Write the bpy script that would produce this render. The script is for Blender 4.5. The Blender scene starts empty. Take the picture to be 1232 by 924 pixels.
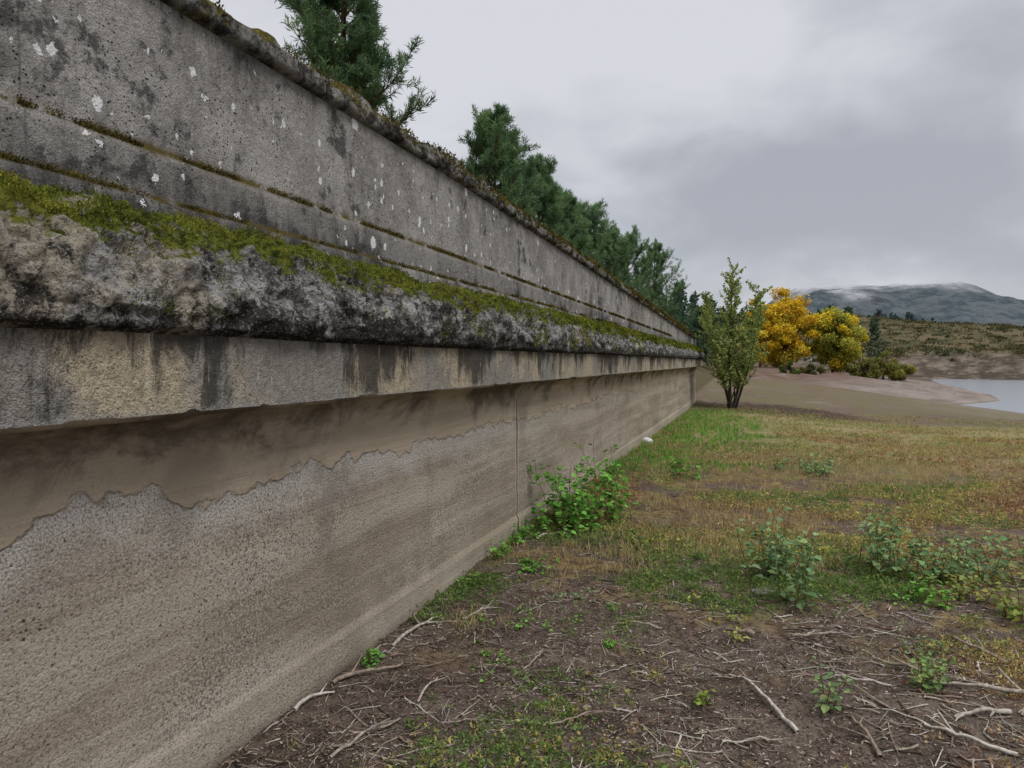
import bpy, math, random
import numpy as np
from mathutils import Vector
R = np.random.default_rng(7)
random.seed(7)
sc = bpy.context.scene
TH = math.radians(17.93)
cT, sT = math.cos(TH), math.sin(TH)
EYE = 1.6

def spot(lat, ahead):
    return (lat*cT - ahead*sT, lat*sT + ahead*cT)

# ---------------------------------------------------------------- noise
def _h(ix, iy, iz, s):
    h = (ix*374761393 + iy*668265263 + iz*1440662683 + s*974634777) & 0xffffffff
    h = ((h ^ (h >> 13))*1274126177) & 0xffffffff
    h = ((h ^ (h >> 15))*2246822519) & 0xffffffff
    return ((h ^ (h >> 16)) & 0xffffff)/float(0xffffff)
def vn(x, y, z, s=0):
    x, y, z = np.broadcast_arrays(np.asarray(x, float), np.asarray(y, float), np.asarray(z, float))
    ix, iy, iz = [np.floor(a).astype(np.int64) for a in (x, y, z)]
    fx, fy, fz = x-ix, y-iy, z-iz
    fx, fy, fz = [f*f*(3-2*f) for f in (fx, fy, fz)]
    r = 0
    for dx in (0, 1):
        for dy in (0, 1):
            for dz in (0, 1):
                w = (fx if dx else 1-fx)*(fy if dy else 1-fy)*(fz if dz else 1-fz)
                r = r + w*_h(ix+dx, iy+dy, iz+dz, s)
    return r
def fbm(x, y, z=0.0, o=4, s=0, g=.5):
    a, t, r = 1., 0., 0.
    for i in range(o):
        r = r + a*vn(np.asarray(x)*2**i+i*17.3, np.asarray(y)*2**i+i*9.1, np.asarray(z)*2**i+i*5.7, s+i)
        t += a; a *= g
    return r/t
def ss(a, b, x):
    t = np.clip((x-a)/(b-a), 0, 1)
    return t*t*(3-2*t)

# ---------------------------------------------------------------- mesh builder
class B:
    def __init__(s): s.V=[]; s.Q=[]; s.C=[]; s.M=[]; s.n=0
    def add(s, v, q, c, m=0):
        v = np.asarray(v, float).reshape(-1, 3); q = np.asarray(q, np.int64).reshape(-1, 4)
        c = np.broadcast_to(np.asarray(c, float), (len(v), 3))
        s.V.append(v); s.Q.append(q+s.n); s.C.append(c); s.M.append(np.full(len(q), m)); s.n += len(v)
    def build(s, name, mats, smooth=False, attr=None, parent=None):
        V = np.concatenate(s.V); Q = np.concatenate(s.Q); C = np.concatenate(s.C); M = np.concatenate(s.M)
        me = bpy.data.meshes.new(name)
        me.vertices.add(len(V)); me.vertices.foreach_set("co", V.ravel().astype(np.float32))
        me.loops.add(len(Q)*4); me.loops.foreach_set("vertex_index", Q.ravel().astype(np.int32))
        me.polygons.add(len(Q)); me.polygons.foreach_set("loop_start", np.arange(0, len(Q)*4, 4, dtype=np.int32))
        me.polygons.foreach_set("material_index", M.astype(np.int32))
        me.polygons.foreach_set("use_smooth", np.full(len(Q), smooth))
        me.update(calc_edges=True)
        a = me.attributes.new("Col", 'FLOAT_COLOR', 'POINT')
        a.data.foreach_set("color", np.c_[C, np.ones(len(C))].ravel().astype(np.float32))
        if attr is not None:
            a = me.attributes.new("pc", 'FLOAT_VECTOR', 'POINT')
            a.data.foreach_set("vector", attr.ravel().astype(np.float32))
        for m in mats: me.materials.append(m)
        o = bpy.data.objects.new(name, me); sc.collection.objects.link(o)
        if parent: o.parent = parent
        return o
def unit(v): return v/np.maximum(np.linalg.norm(v, axis=-1, keepdims=True), 1e-9)
def rnd(n): return unit(R.normal(size=(n, 3)))
def jit(c, n, a=.2):
    c = np.broadcast_to(np.asarray(c, float), (n, 3))
    return np.clip(c*(1+R.uniform(-a, a, (n, 1)))*(1+R.uniform(-a*.35, a*.35, (n, 3))), 0.002, 1)
def leaf4(b, base, d, L, W, col, m=0, side=None):
    n = len(base); d = unit(d); L = np.broadcast_to(L, (n,))[:, None]; W = np.broadcast_to(W, (n,))[:, None]
    sd = unit(np.cross(d, rnd(n))) if side is None else side
    v = np.stack([base, base+d*L*.45+sd*W*.5, base+d*L, base+d*L*.45-sd*W*.5], 1)
    b.add(v, np.arange(n*4).reshape(n, 4), np.repeat(col, 4, 0), m)
def leaf6(b, base, d, L, W, col, m=0):
    n = len(base); d = unit(d); L = np.broadcast_to(L, (n,))[:, None]; W = np.broadcast_to(W, (n,))[:, None]
    up = unit(np.array([[0, 0, 1.]])+rnd(n)*.5)
    sd = unit(np.cross(d, up)); nn = np.cross(sd, d)
    v = np.stack([base, base+d*L*.22+sd*W*.45+nn*W*.12, base+d*L*.62+sd*W*.42+nn*W*.12, base+d*L-nn*L*.12,
                  base+d*L*.62-sd*W*.42+nn*W*.12, base+d*L*.22-sd*W*.45+nn*W*.12], 1)
    i = np.arange(n)[:, None]*6
    q = np.concatenate([i+np.array([[0, 1, 2, 3]]), i+np.array([[0, 3, 4, 5]])])
    b.add(v, q, np.repeat(col, 6, 0), m)
def tubes(b, P, Rd, S, col, m=0):
    P = np.asarray(P, float); Rd = np.asarray(Rd, float)
    if P.ndim == 2: P = P[None]; Rd = Rd[None]
    N, K, _ = P.shape
    T = unit(np.gradient(P, axis=1))
    ref = unit(np.array([.31, .17, .93])+rnd(N)*.2)[:, None, :]
    A = unit(np.cross(T, ref)); Bv = np.cross(T, A)
    an = np.arange(S)*2*math.pi/S
    v = P[:, :, None]+Rd[:, :, None, None]*(np.cos(an)[:, None]*A[:, :, None]+np.sin(an)[:, None]*Bv[:, :, None])
    idx = np.arange(N*K*S).reshape(N, K, S)
    a = idx[:, :-1]; c = idx[:, 1:]
    q = np.stack([a, np.roll(a, -1, 2), np.roll(c, -1, 2), c], -1).reshape(-1, 4)
    col = np.asarray(col, float)
    if col.ndim == 2: col = np.repeat(col, K*S, 0)
    b.add(v, q, col, m)
def curve(p0, d, L, K, wob, rise=0.):
    """N polylines"""
    N = len(p0); d = unit(d); pts = [p0]; L = np.broadcast_to(L, (N,))[:, None]
    for k in range(K-1):
        d = unit(d+rnd(N)*wob+np.array([[0, 0, rise]]))
        pts.append(pts[-1]+d*L/(K-1))
    return np.stack(pts, 1)

# ---------------------------------------------------------------- node helper
class NT:
    def __init__(s, name):
        s.m = bpy.data.materials.new(name); s.m.use_nodes = True
        s.t = s.m.node_tree; s.t.nodes.clear()
        s.out = s.t.nodes.new('ShaderNodeOutputMaterial')
    def n(s, t, **k):
        x = s.t.nodes.new(t)
        for a, v in k.items(): setattr(x, a, v)
        return x
    def set(s, sock, v):
        if isinstance(v, bpy.types.NodeSocket): s.t.links.new(v, sock)
        elif isinstance(v, (tuple, list)) and len(v) == 3 and sock.type == 'RGBA': sock.default_value = (*v, 1)
        else: sock.default_value = v
    def pos(s): return s.n('ShaderNodeNewGeometry').outputs['Position']
    def attr(s, nm, o='Vector'): return s.n('ShaderNodeAttribute', attribute_name=nm).outputs[o]
    def scale(s, v, sc_, off=(0, 0, 0)):
        x = s.n('ShaderNodeMapping'); s.set(x.inputs[0], v); x.inputs['Scale'].default_value = sc_; x.inputs['Location'].default_value = off
        return x.outputs[0]
    def noise(s, v, sc_, det=5, ro=.6, dist=0, o=0):
        x = s.n('ShaderNodeTexNoise'); s.set(x.inputs['Vector'], v); x.inputs['Scale'].default_value = sc_
        x.inputs['Detail'].default_value = det; x.inputs['Roughness'].default_value = ro; x.inputs['Distortion'].default_value = dist
        return x.outputs[o]
    def vor(s, v, sc_, f='F1', o='Distance', rand=1.):
        x = s.n('ShaderNodeTexVoronoi', feature=f); s.set(x.inputs['Vector'], v); x.inputs['Scale'].default_value = sc_
        x.inputs['Randomness'].default_value = rand
        return x.outputs[o]
    def mr(s, v, a, b, c=0., d=1., smooth=True):
        x = s.n('ShaderNodeMapRange', interpolation_type='SMOOTHSTEP' if smooth else 'LINEAR')
        for i, q in enumerate((v, a, b, c, d)): s.set(x.inputs[i], q)
        return x.outputs[0]
    def ma(s, op, a, b=0., c=None):
        x = s.n('ShaderNodeMath', operation=op); s.set(x.inputs[0], a); s.set(x.inputs[1], b)
        if c is not None: s.set(x.inputs[2], c)
        return x.outputs[0]
    def mix(s, f, a, b, bt='MIX'):
        x = s.n('ShaderNodeMix', data_type='RGBA', blend_type=bt); s.set(x.inputs[0], f); s.set(x.inputs[6], a); s.set(x.inputs[7], b)
        return x.outputs[2]
    def sep(s, v):
        x = s.n('ShaderNodeSeparateXYZ'); s.set(x.inputs[0], v); return x.outputs
    def comb(s, a, b, c=0.):
        x = s.n('ShaderNodeCombineXYZ'); s.set(x.inputs[0], a); s.set(x.inputs[1], b); s.set(x.inputs[2], c); return x.outputs[0]
    def bump(s, h, st, dist, nrm=None):
        x = s.n('ShaderNodeBump'); s.set(x.inputs['Height'], h); x.inputs['Strength'].default_value = st; x.inputs['Distance'].default_value = dist
        if nrm is not None: s.set(x.inputs['Normal'], nrm)
        return x.outputs[0]
    def bsdf(s, col, ro=.9, nrm=None, spec=.25):
        x = s.n('ShaderNodeBsdfPrincipled'); s.set(x.inputs['Base Color'], col); s.set(x.inputs['Roughness'], ro)
        x.inputs['Specular IOR Level'].default_value = spec
        if nrm is not None: s.set(x.inputs['Normal'], nrm)
        return x.outputs[0]
    def dif(s, col, nrm=None):
        x = s.n('ShaderNodeBsdfDiffuse'); s.set(x.inputs['Color'], col)
        if nrm is not None: s.set(x.inputs['Normal'], nrm)
        return x.outputs[0]
    def fin(s, sh): s.t.links.new(sh, s.out.inputs[0]); return s.m

def foliage_mat(name, tr=.3):
    t = NT(name); c = t.attr('Col', 'Color')
    a = t.dif(c)
    if tr == 0: return t.fin(a)
    tl = t.n('ShaderNodeBsdfTranslucent'); t.set(tl.inputs[0], c)
    mx = t.n('ShaderNodeMixShader'); mx.inputs[0].default_value = tr
    t.t.links.new(a, mx.inputs[1]); t.t.links.new(tl.outputs[0], mx.inputs[2])
    return t.fin(mx.outputs[0])
def bark_mat(name):
    t = NT(name); c = t.attr('Col', 'Color'); p = t.pos()
    n = t.noise(t.scale(p, (1, 1, .35)), 45, 2)
    c2 = t.mix(t.mr(n, .3, .7), t.mix(1., c, (.55, .53, .5), 'MULTIPLY'), c)
    return t.fin(t.dif(c2))
FOL = foliage_mat("foliage"); BARK = bark_mat("bark")
DRY = foliage_mat("dry_litter", 0)

# concrete materials -------------------------------------------------
def conc_parapet():
    t = NT("parapet_concrete"); pc = t.attr('pc'); y, z, _ = t.sep(pc); p = t.pos()
    patch = t.noise(p, 1.1, 4, .6)
    c = t.mix(t.mr(t.noise(p, 2.6, 6, .7), .36, .64), (.205, .195, .18), (.39, .375, .35))
    c = t.mix(t.mr(t.noise(p, 26, 4, .75), .42, .66, 0, .5), c, (.46, .44, .405))
    grain = t.noise(p, 150, 2, .7)
    c = t.mix(t.mr(grain, .35, .6, .5, 0), c, (.09, .085, .08))
    c = t.mix(t.mr(t.ma('ADD', z, t.ma('MULTIPLY', patch, .1)), .84, .78, 0, .32), c, (.085, .08, .073))
    st = t.noise(t.scale(pc, (4.2, .8, 1)), 1.5, 5, .75, .5)
    top = t.mr(z, .95, 1.38, .0, .12)
    low = t.mr(z, .80, .52, 0, .16)
    stv = t.ma('ADD', t.ma('ADD', st, top), t.ma('ADD', low, t.ma('MULTIPLY', t.ma('SUBTRACT', patch, .5), .8)))
    c = t.mix(t.mr(stv, .53, .86, 0, .8), c, (.055, .052, .048))
    bl = t.noise(p, 6.5, 6, .77)
    c = t.mix(t.mr(t.ma('ADD', bl, t.ma('ADD', t.ma('MULTIPLY', low, .45), t.ma('MULTIPLY', t.ma('SUBTRACT', patch, .5), .4))), .55, .65, 0, .8), c, (.04, .039, .037))
    pv = t.vor(p, 48); pm = t.noise(p, 5, 2)
    pit = t.ma('MULTIPLY', t.mr(pv, .12, .26, 1, 0), t.mr(pm, .42, .58))
    c = t.mix(pit, c, (.03, .03, .028))
    wp = t.n('ShaderNodeVectorMath', operation='ADD'); t.set(wp.inputs[0], pc)
    wn = t.n('ShaderNodeVectorMath', operation='SCALE'); t.set(wn.inputs[0], t.noise(p, 45, 2, .65, 0, 1)); wn.inputs['Scale'].default_value = .05
    t.set(wp.inputs[1], wn.outputs[0])
    for (sc_, r0, mx_, off) in ((7.5, .70, .19, 0.), (17., .66, .21, 5.)):
        v = t.n('ShaderNodeTexVoronoi', voronoi_dimensions='2D'); t.set(v.inputs['Vector'], t.scale(wp.outputs[0], (.8, .62, 0), (off, off, 0))); v.inputs['Scale'].default_value = sc_
        rr = t.sep(v.outputs['Color'])[0]
        thr = t.mr(rr, r0, 1., 0., mx_, False)
        li = t.ma('LESS_THAN', v.outputs['Distance'], t.ma('MULTIPLY', thr, t.mr(t.noise(t.scale(pc, (1, 1, 0), (off, 2, 0)), 1.6, 2), .40, .58, .0, 1)))
        c = t.mix(t.ma('MULTIPLY', li, .9), c, (.70, .70, .69))
    e1 = t.mr(t.ma('ABSOLUTE', t.ma('SUBTRACT', z, .772)), .0, .035, 1, 0)
    e2 = t.mr(t.ma('ABSOLUTE', t.ma('SUBTRACT', z, .59)), .0, .022, 1, 0)
    mo = t.ma('MULTIPLY', t.ma('MAXIMUM', e1, e2), t.mr(t.noise(p, 7, 4, .7), .38, .52))
    c = t.mix(mo, c, (.085, .065, .02))
    jt = t.ma('ABSOLUTE', t.ma('SUBTRACT', t.ma('FRACT', t.ma('DIVIDE', t.ma('SUBTRACT', y, .15), 3.05)), .5))
    j = t.mr(jt, .0, .0025, 1, 0)
    c = t.mix(t.ma('MULTIPLY', j, .5), c, (.05, .05, .05))
    h = t.ma('ADD', t.ma('MULTIPLY', grain, .6), t.ma('MULTIPLY', t.noise(p, 35, 3, .7), 1.))
    h = t.ma('SUBTRACT', h, t.ma('MULTIPLY', pit, .9))
    return t.fin(t.dif(c, t.bump(h, .8, .012)))

def conc_cornice():
    t = NT("cornice_concrete"); pc = t.attr('pc'); y, z, _ = t.sep(pc); p = t.pos()
    a = t.noise(p, 12, 6, .78)
    c = t.mix(t.mr(a, .39, .58), (.10, .098, .092), (.42, .41, .39))
    be = t.ma('ADD', t.noise(t.scale(p, (1, 1, 1), (2, 0, 0)), 2.6, 4, .65), t.mr(y, 2.6, 1.4, 0, .12))
    c = t.mix(t.mr(be, .54, .66, 0, .65), c, (.42, .36, .26))
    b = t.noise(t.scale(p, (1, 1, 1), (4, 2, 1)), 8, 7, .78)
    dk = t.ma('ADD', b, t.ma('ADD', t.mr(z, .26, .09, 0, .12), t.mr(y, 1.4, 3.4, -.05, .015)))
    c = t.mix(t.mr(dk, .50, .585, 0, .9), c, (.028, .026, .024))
    fn = t.noise(p, 75, 4, .8)
    c = t.mix(t.mr(fn, .56, .66, 0, .7), c, (.58, .57, .54))
    c = t.mix(t.mr(fn, .45, .35, 0, .8), c, (.025, .024, .022))
    nz = t.sep(t.n('ShaderNodeNewGeometry').outputs['Normal'])[2]
    m = t.noise(p, 6, 6, .75)
    mk = t.ma('ADD', m, t.mr(z, .2, .46, -.20, .10))
    mk = t.ma('ADD', mk, t.mr(nz, 0, .9, -.04, .06))
    mc = t.mix(t.mr(t.noise(p, 30, 3), .35, .65), (.035, .045, .012), (.16, .17, .03))
    c = t.mix(t.mr(mk, .50, .58), c, mc)
    h = t.ma('ADD', t.ma('MULTIPLY', t.noise(p, 14, 3, .7), 2.5), t.ma('ADD', fn, t.ma('MULTIPLY', t.noise(p, 35, 3, .7), 1.3)))
    return t.fin(t.dif(c, t.bump(h, 1., .022)))

def conc_fascia():
    t = NT("slab_edge_concrete"); pc = t.attr('pc'); y, z, _ = t.sep(pc); p = t.pos()
    big = t.noise(t.scale(pc, (1.5, .8, 1)), 1.3, 4, .6)
    c = t.mix(t.mr(big, .42, .58), (.31, .295, .265), (.52, .44, .31))
    c = t.mix(t.mr(t.noise(p, 24, 5, .8), .42, .62, 0, .6), c, (.20, .175, .14))
    st = t.noise(t.scale(pc, (4.5, 1.2, 1)), 1.5, 6, .8, .6)
    blk = t.noise(t.scale(pc, (1, .6, 1), (9, 0, 0)), 1.3, 3, .6)
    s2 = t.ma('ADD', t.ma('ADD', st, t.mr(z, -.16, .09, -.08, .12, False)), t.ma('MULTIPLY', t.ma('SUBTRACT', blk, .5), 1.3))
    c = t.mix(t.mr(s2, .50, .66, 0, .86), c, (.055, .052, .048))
    w = t.noise(t.scale(pc, (9, .9, 1), (3, 0, 0)), 2.4, 4, .7)
    c = t.mix(t.mr(w, .62, .70, 0, .65), c, (.64, .62, .58))
    fn = t.noise(p, 130, 2, .75)
    c = t.mix(t.mr(fn, .42, .3, 0, .8), c, (.06, .055, .05))
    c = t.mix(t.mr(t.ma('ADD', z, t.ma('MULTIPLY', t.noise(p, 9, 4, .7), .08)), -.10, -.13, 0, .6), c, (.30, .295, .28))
    h = t.ma('ADD', fn, t.ma('MULTIPLY', t.noise(p, 30, 4, .75), 2.))
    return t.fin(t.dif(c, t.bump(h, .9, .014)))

def conc_lower():
    t = NT("lower_wall_concrete"); pc = t.attr('pc'); y, z, _ = t.sep(pc); p = t.pos()
    big = t.noise(t.scale(pc, (.6, 1.6, 1)), 1.2, 5, .65)
    c = t.mix(t.mr(big, .35, .65), (.31, .255, .19), (.46, .39, .305))
    bn = t.noise(t.scale(pc, (.16, 3.6, 1)), 1.5, 5, .62)
    c = t.mix(t.mr(bn, .50, .60, 0, .5), c, (.52, .46, .375))
    c = t.mix(t.mr(bn, .47, .37, 0, .45), c, (.22, .18, .14))
    v = t.n('ShaderNodeTexVoronoi'); t.set(v.inputs['Vector'], p); v.inputs['Scale'].default_value = 120
    vr = t.sep(v.outputs['Color'])[0]
    rough_n = t.noise(p, 75, 4, .8)
    en = t.ma('MULTIPLY', t.ma('SUBTRACT', t.noise(pc, 1.9, 4, .66), .5), .50)
    edge = t.ma('ADD', z, en)
    render_m = t.mr(edge, -.518, -.500)
    agg = t.ma('SUBTRACT', 1., t.ma('MULTIPLY', render_m, .75))
    coarse = t.mr(t.noise(t.scale(pc, (.7, 1.4, 1), (1, 4, 0)), 1.3, 4, .6), .42, .6, .35, 1)
    aggc = t.ma('MULTIPLY', agg, coarse)
    c = t.mix(t.ma('MULTIPLY', aggc, t.mr(vr, .62, .9, 0, .6)), c, (.56, .51, .43))
    c = t.mix(t.ma('MULTIPLY', aggc, t.mr(vr, .30, .12, 0, .65)), c, (.12, .105, .09))
    c = t.mix(t.ma('MULTIPLY', agg, t.mr(rough_n, .455, .37, 0, .75)), c, (.085, .072, .06))
    c = t.mix(t.ma('MULTIPLY', agg, t.mr(rough_n, .56, .68, 0, .45)), c, (.53, .475, .395))
    porem = t.noise(p, 3.2, 4, .65)
    pv = t.vor(p, 36)
    pore = t.ma('MULTIPLY', t.ma('MULTIPLY', t.mr(pv, .12, .25, 1, 0), t.mr(porem, .50, .62)), agg)
    c = t.mix(t.ma('MULTIPLY', pore, .8), c, (.05, .044, .038))
    band = t.ma('MULTIPLY', t.mr(t.ma('ADD', edge, t.ma('MULTIPLY', t.noise(p, 5, 5, .75), .22)), -.66, -.42), t.ma('SUBTRACT', 1., render_m))
    band = t.ma('MULTIPLY', band, t.mr(y, 3.5, 9, 1, .15))
    spk = t.mr(t.noise(p, 120, 2, .7), .38, .56, .0, 1)
    c = t.mix(t.ma('MULTIPLY', t.ma('MULTIPLY', band, spk), .9), c, (.64, .62, .58))
    c = t.mix(t.ma('MULTIPLY', render_m, .45), c, (.43, .35, .25))
    el = t.mr(t.ma('ABSOLUTE', t.ma('SUBTRACT', edge, -.516)), .0, .012, 1, 0)
    c = t.mix(t.ma('MULTIPLY', el, t.mr(porem, .4, .6, 0, .4)), c, (.12, .10, .075))
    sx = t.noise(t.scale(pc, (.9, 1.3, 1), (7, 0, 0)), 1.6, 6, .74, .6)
    s1 = t.ma('ADD', sx, t.mr(z, -.60, -.2, -.17, .14))  # random staining, deepened towards the slab as shade painted into the colour
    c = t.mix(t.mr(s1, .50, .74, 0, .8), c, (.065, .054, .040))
    ds_ = t.noise(t.scale(pc, (.8, .7, 1), (3, 8, 0)), 1.5, 5, .7)
    c = t.mix(t.mr(ds_, .53, .66, 0, .45), c, (.19, .155, .12))
    c = t.mix(t.mr(z, -1.36, -1.4, 0, .3), c, (.48, .42, .33))
    c = t.mix(t.mr(t.ma('ADD', z, t.ma('MULTIPLY', t.noise(p, 4, 4), .15)), -1.42, -1.56, 0, .6), c, (.13, .11, .075))
    yw = t.ma('ADD', y, t.ma('MULTIPLY', t.noise(t.scale(pc, (0, 4, 0)), 1.5, 3), .05))
    jt = t.ma('MULTIPLY', t.ma('ABSOLUTE', t.ma('SUBTRACT', t.ma('FRACT', t.ma('DIVIDE', t.ma('SUBTRACT', yw, 3.3), 6.1)), .5)), 6.1)
    j1 = t.mr(jt, .02, .055, 1, 0); j = t.mr(jt, .012, .022, 1, 0)
    c = t.mix(t.ma('MULTIPLY', j1, .8), c, (.56, .46, .35))
    c = t.mix(t.ma('MULTIPLY', j, .85), c, (.05, .042, .034))
    h = t.ma('MULTIPLY', t.ma('ADD', rough_n, t.ma('MULTIPLY', v.outputs['Distance'], -.3)), t.ma('MULTIPLY', agg, 1.9))
    h = t.ma('ADD', h, t.ma('MULTIPLY', render_m, 1.6)); h = t.ma('SUBTRACT', h, j); h = t.ma('ADD', h, t.ma('MULTIPLY', bn, 3.))
    h = t.ma('SUBTRACT', h, pore)
    return t.fin(t.dif(c, t.bump(h, .7, .012)))

def conc_coping():
    t = NT("coping_concrete"); p = t.pos()
    c = t.mix(t.mr(t.noise(p, 8, 6, .75), .4, .62), (.035, .034, .03), (.27, .26, .24))
    m = t.noise(p, 5, 5, .7)
    nz = t.sep(t.n('ShaderNodeNewGeometry').outputs['Normal'])[2]
    mc = t.mix(t.mr(t.noise(p, 40, 3), .35, .65), (.045, .035, .015), (.13, .11, .03))
    c = t.mix(t.mr(t.ma('ADD', m, t.mr(nz, -.2, .8, -.05, .12)), .5, .6), c, mc)
    return t.fin(t.dif(c, t.bump(t.noise(p, 50, 4, .75), .9, .02)))

# ---------------------------------------------------------------- WALL
prof = [(-1.985,-1.95,.004),(-1.985,-1.405,.004),(-2.0,-1.385,.004),(-2.0,-.32,.004),(-1.985,-.25,.004),(-1.93,-.195,.003),(-1.765,-.18,.004),
        (-1.75,-.165,.007),(-1.75,.082,.007),
        (-1.735,.088,.008),(-1.70,.10,.022),(-1.683,.15,.04),(-1.69,.24,.05),(-1.725,.33,.05),(-1.80,.42,.042),(-1.92,.485,.034),(-2.03,.505,.02),
        (-2.042,.575,.006),(-2.06,.588,.006),(-2.062,.752,.004),(-2.082,.768,.006),(-2.082,1.325,.004),
        (-2.05,1.332,.008),(-2.03,1.345,.012),(-2.025,1.40,.016),(-2.06,1.43,.016),(-2.40,1.44,.014),(-2.44,1.42,.01),(-2.44,1.34,.006),(-2.40,1.33,.003),(-2.40,.2,.003),(-2.40,-1.95,.003)]
cuts = {0:'lower_wall', 7:'slab_edge', 8:'cornice', 16:'parapet', 21:'coping', 29:'back_face'}
pts=[]; marks={}
for i in range(len(prof)-1):
    a = np.array(prof[i]); b_ = np.array(prof[i+1]); L = np.hypot(*(b_-a)[:2])
    ds = .009 if 8 <= i < 16 else (.02 if i < 8 else (.022 if i < 21 else (.015 if i < 26 else .08)))
    if i >= 29: ds = .5
    n = max(1, int(L/ds)); marks[i] = len(pts)
    for k in range(n): pts.append(a+(b_-a)*k/n)
marks[len(prof)-1] = len(pts); pts.append(np.array(prof[-1]))
pts = np.array(pts)
ys = [-2.0]
while ys[-1] < 28.3:
    y0 = ys[-1]; ys.append(y0 + (.08 if y0 < 1. else .009+.0052*(y0-1)))
ys = np.array(ys)
def topz(y): return 1.42 - np.clip(y-5, 0, 99)*.0222
tan = np.gradient(pts[:, :2], axis=0); nrm = np.c_[tan[:, 1], -tan[:, 0]]; nrm = nrm/np.linalg.norm(nrm, axis=1, keepdims=True)
Y, PX = np.meshgrid(ys, pts[:, 0], indexing='ij'); _, PZ = np.meshgrid(ys, pts[:, 1], indexing='ij'); AM = pts[:, 2][None, :]
k = (topz(Y)-.52)/.90
Z = np.where(PZ > .52, .52+(PZ-.52)*k, PZ)
corn = (AM > .018)*(PZ > .09)*(PZ < .52)
d = (fbm(PX*5, Y*3.2, PZ*7, 3, 1)-.5)*2.0 + (fbm(PX*22, Y*18, PZ*22, 4, 5, .6)-.5)*1.1
rg = 1-np.abs(fbm(PX*9, Y*7, PZ*9, 4, 15, .62)-.5)*4
d = d + corn*((fbm(PX*12, Y*10, PZ*12, 4, 25, .65)-.5)*1.2 - ss(.7, .98, rg)*.30)
chunk = fbm(PX*4, Y*7, PZ*9, 2, 33)
d = d - ss(.58, .63, chunk)*.5*(AM > .03)
d = d*AM
cush = ss(.50, .66, fbm(PX*6, Y*7, PZ*9, 3, 45))*ss(.34, .44, PZ)*(PZ < .505)
d = d+.028*cush
sag = (fbm(Y*.8, Y*0, 0, 3, 77)-.5)*.02
X = PX + nrm[:, 0][None]*d; Z = Z + nrm[:, 1][None]*d + EYE + sag*(PZ > 0)*(PZ < .55)
chip = ss(.62, .78, fbm(Y*9, Y*0+3, 0, 4, 9))
Z = Z + chip*.010*np.exp(-((PZ+.165)/.02)**2)*(PX > -1.8)
chip2 = ss(.5, .7, fbm(Y*6, Y*0+8, 0, 4, 19))
X = X - chip2*.025*np.exp(-((PZ-1.38)/.05)**2)*(PX > -2.06)*(PZ > 1.3)
Z = Z + .035*ss(.45, .7, fbm(PX*8, Y*6, 0, 4, 41))*(PX < -2.03)*(PX > -2.42)*(PZ > 1.41)
wall = bpy.data.objects.new("concrete_dam_wall", None); sc.collection.objects.link(wall)
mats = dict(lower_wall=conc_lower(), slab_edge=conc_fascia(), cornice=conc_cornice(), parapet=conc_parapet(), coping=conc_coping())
mats['back_face'] = mats['parapet']
ck = sorted(cuts)
Np = len(pts)
for i, c0 in enumerate(ck):
    a = marks[c0]; e = marks[ck[i+1]] if i+1 < len(ck) else Np-1
    sl = slice(a, e+1); W = e-a+1; H = len(ys)
    V = np.stack([X[:, sl], Y[:, sl], Z[:, sl]], -1).reshape(-1, 3)
    A = np.stack([Y[:, sl], PZ[:, sl], PX[:, sl]], -1).reshape(-1, 3)
    g = np.arange(H*W).reshape(H, W)
    q = np.stack([g[:-1, :-1], g[1:, :-1], g[1:, 1:], g[:-1, 1:]], -1).reshape(-1, 4)
    bb = B(); bb.add(V, q, (.3, .3, .3))
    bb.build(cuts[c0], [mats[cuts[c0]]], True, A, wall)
def box(b, x0, x1, y0, y1, z0, z1, nx=1, ny=1, nz=1, amp=0):
    def face(o, u, v, nu, nv):
        uu, vv = np.meshgrid(np.linspace(0, 1, nu+1), np.linspace(0, 1, nv+1), indexing='ij')
        P = np.array(o)+uu[..., None]*np.array(u)+vv[..., None]*np.array(v); P = P.reshape(-1, 3)
        P = P+(np.stack([fbm(P[:, 0]*3+s, P[:, 1]*3, P[:, 2]*3, 3, s) for s in (1, 2, 3)], 1)-.5)*amp
        g = np.arange((nu+1)*(nv+1)).reshape(nu+1, nv+1)
        b.add(P, np.stack([g[:-1, :-1], g[1:, :-1], g[1:, 1:], g[:-1, 1:]], -1), (.3, .3, .3))
    dx, dy, dz = x1-x0, y1-y0, z1-z0
    face((x0, y0, z0), (dx, 0, 0), (0, 0, dz), nx, nz); face((x1, y1, z0), (-dx, 0, 0), (0, 0, dz), nx, nz)
    face((x1, y0, z0), (0, dy, 0), (0, 0, dz), ny, nz); face((x0, y1, z0), (0, -dy, 0), (0, 0, dz), ny, nz)
    face((x0, y0, z1), (dx, 0, 0), (0, dy, 0), nx, ny)
b = B(); box(b, -11, -2.02, 28.305, 28.75, -.4, 2.44, 20, 2, 8, .03)
b.build("return_wall", [mats['coping']], False, None, wall)

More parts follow.
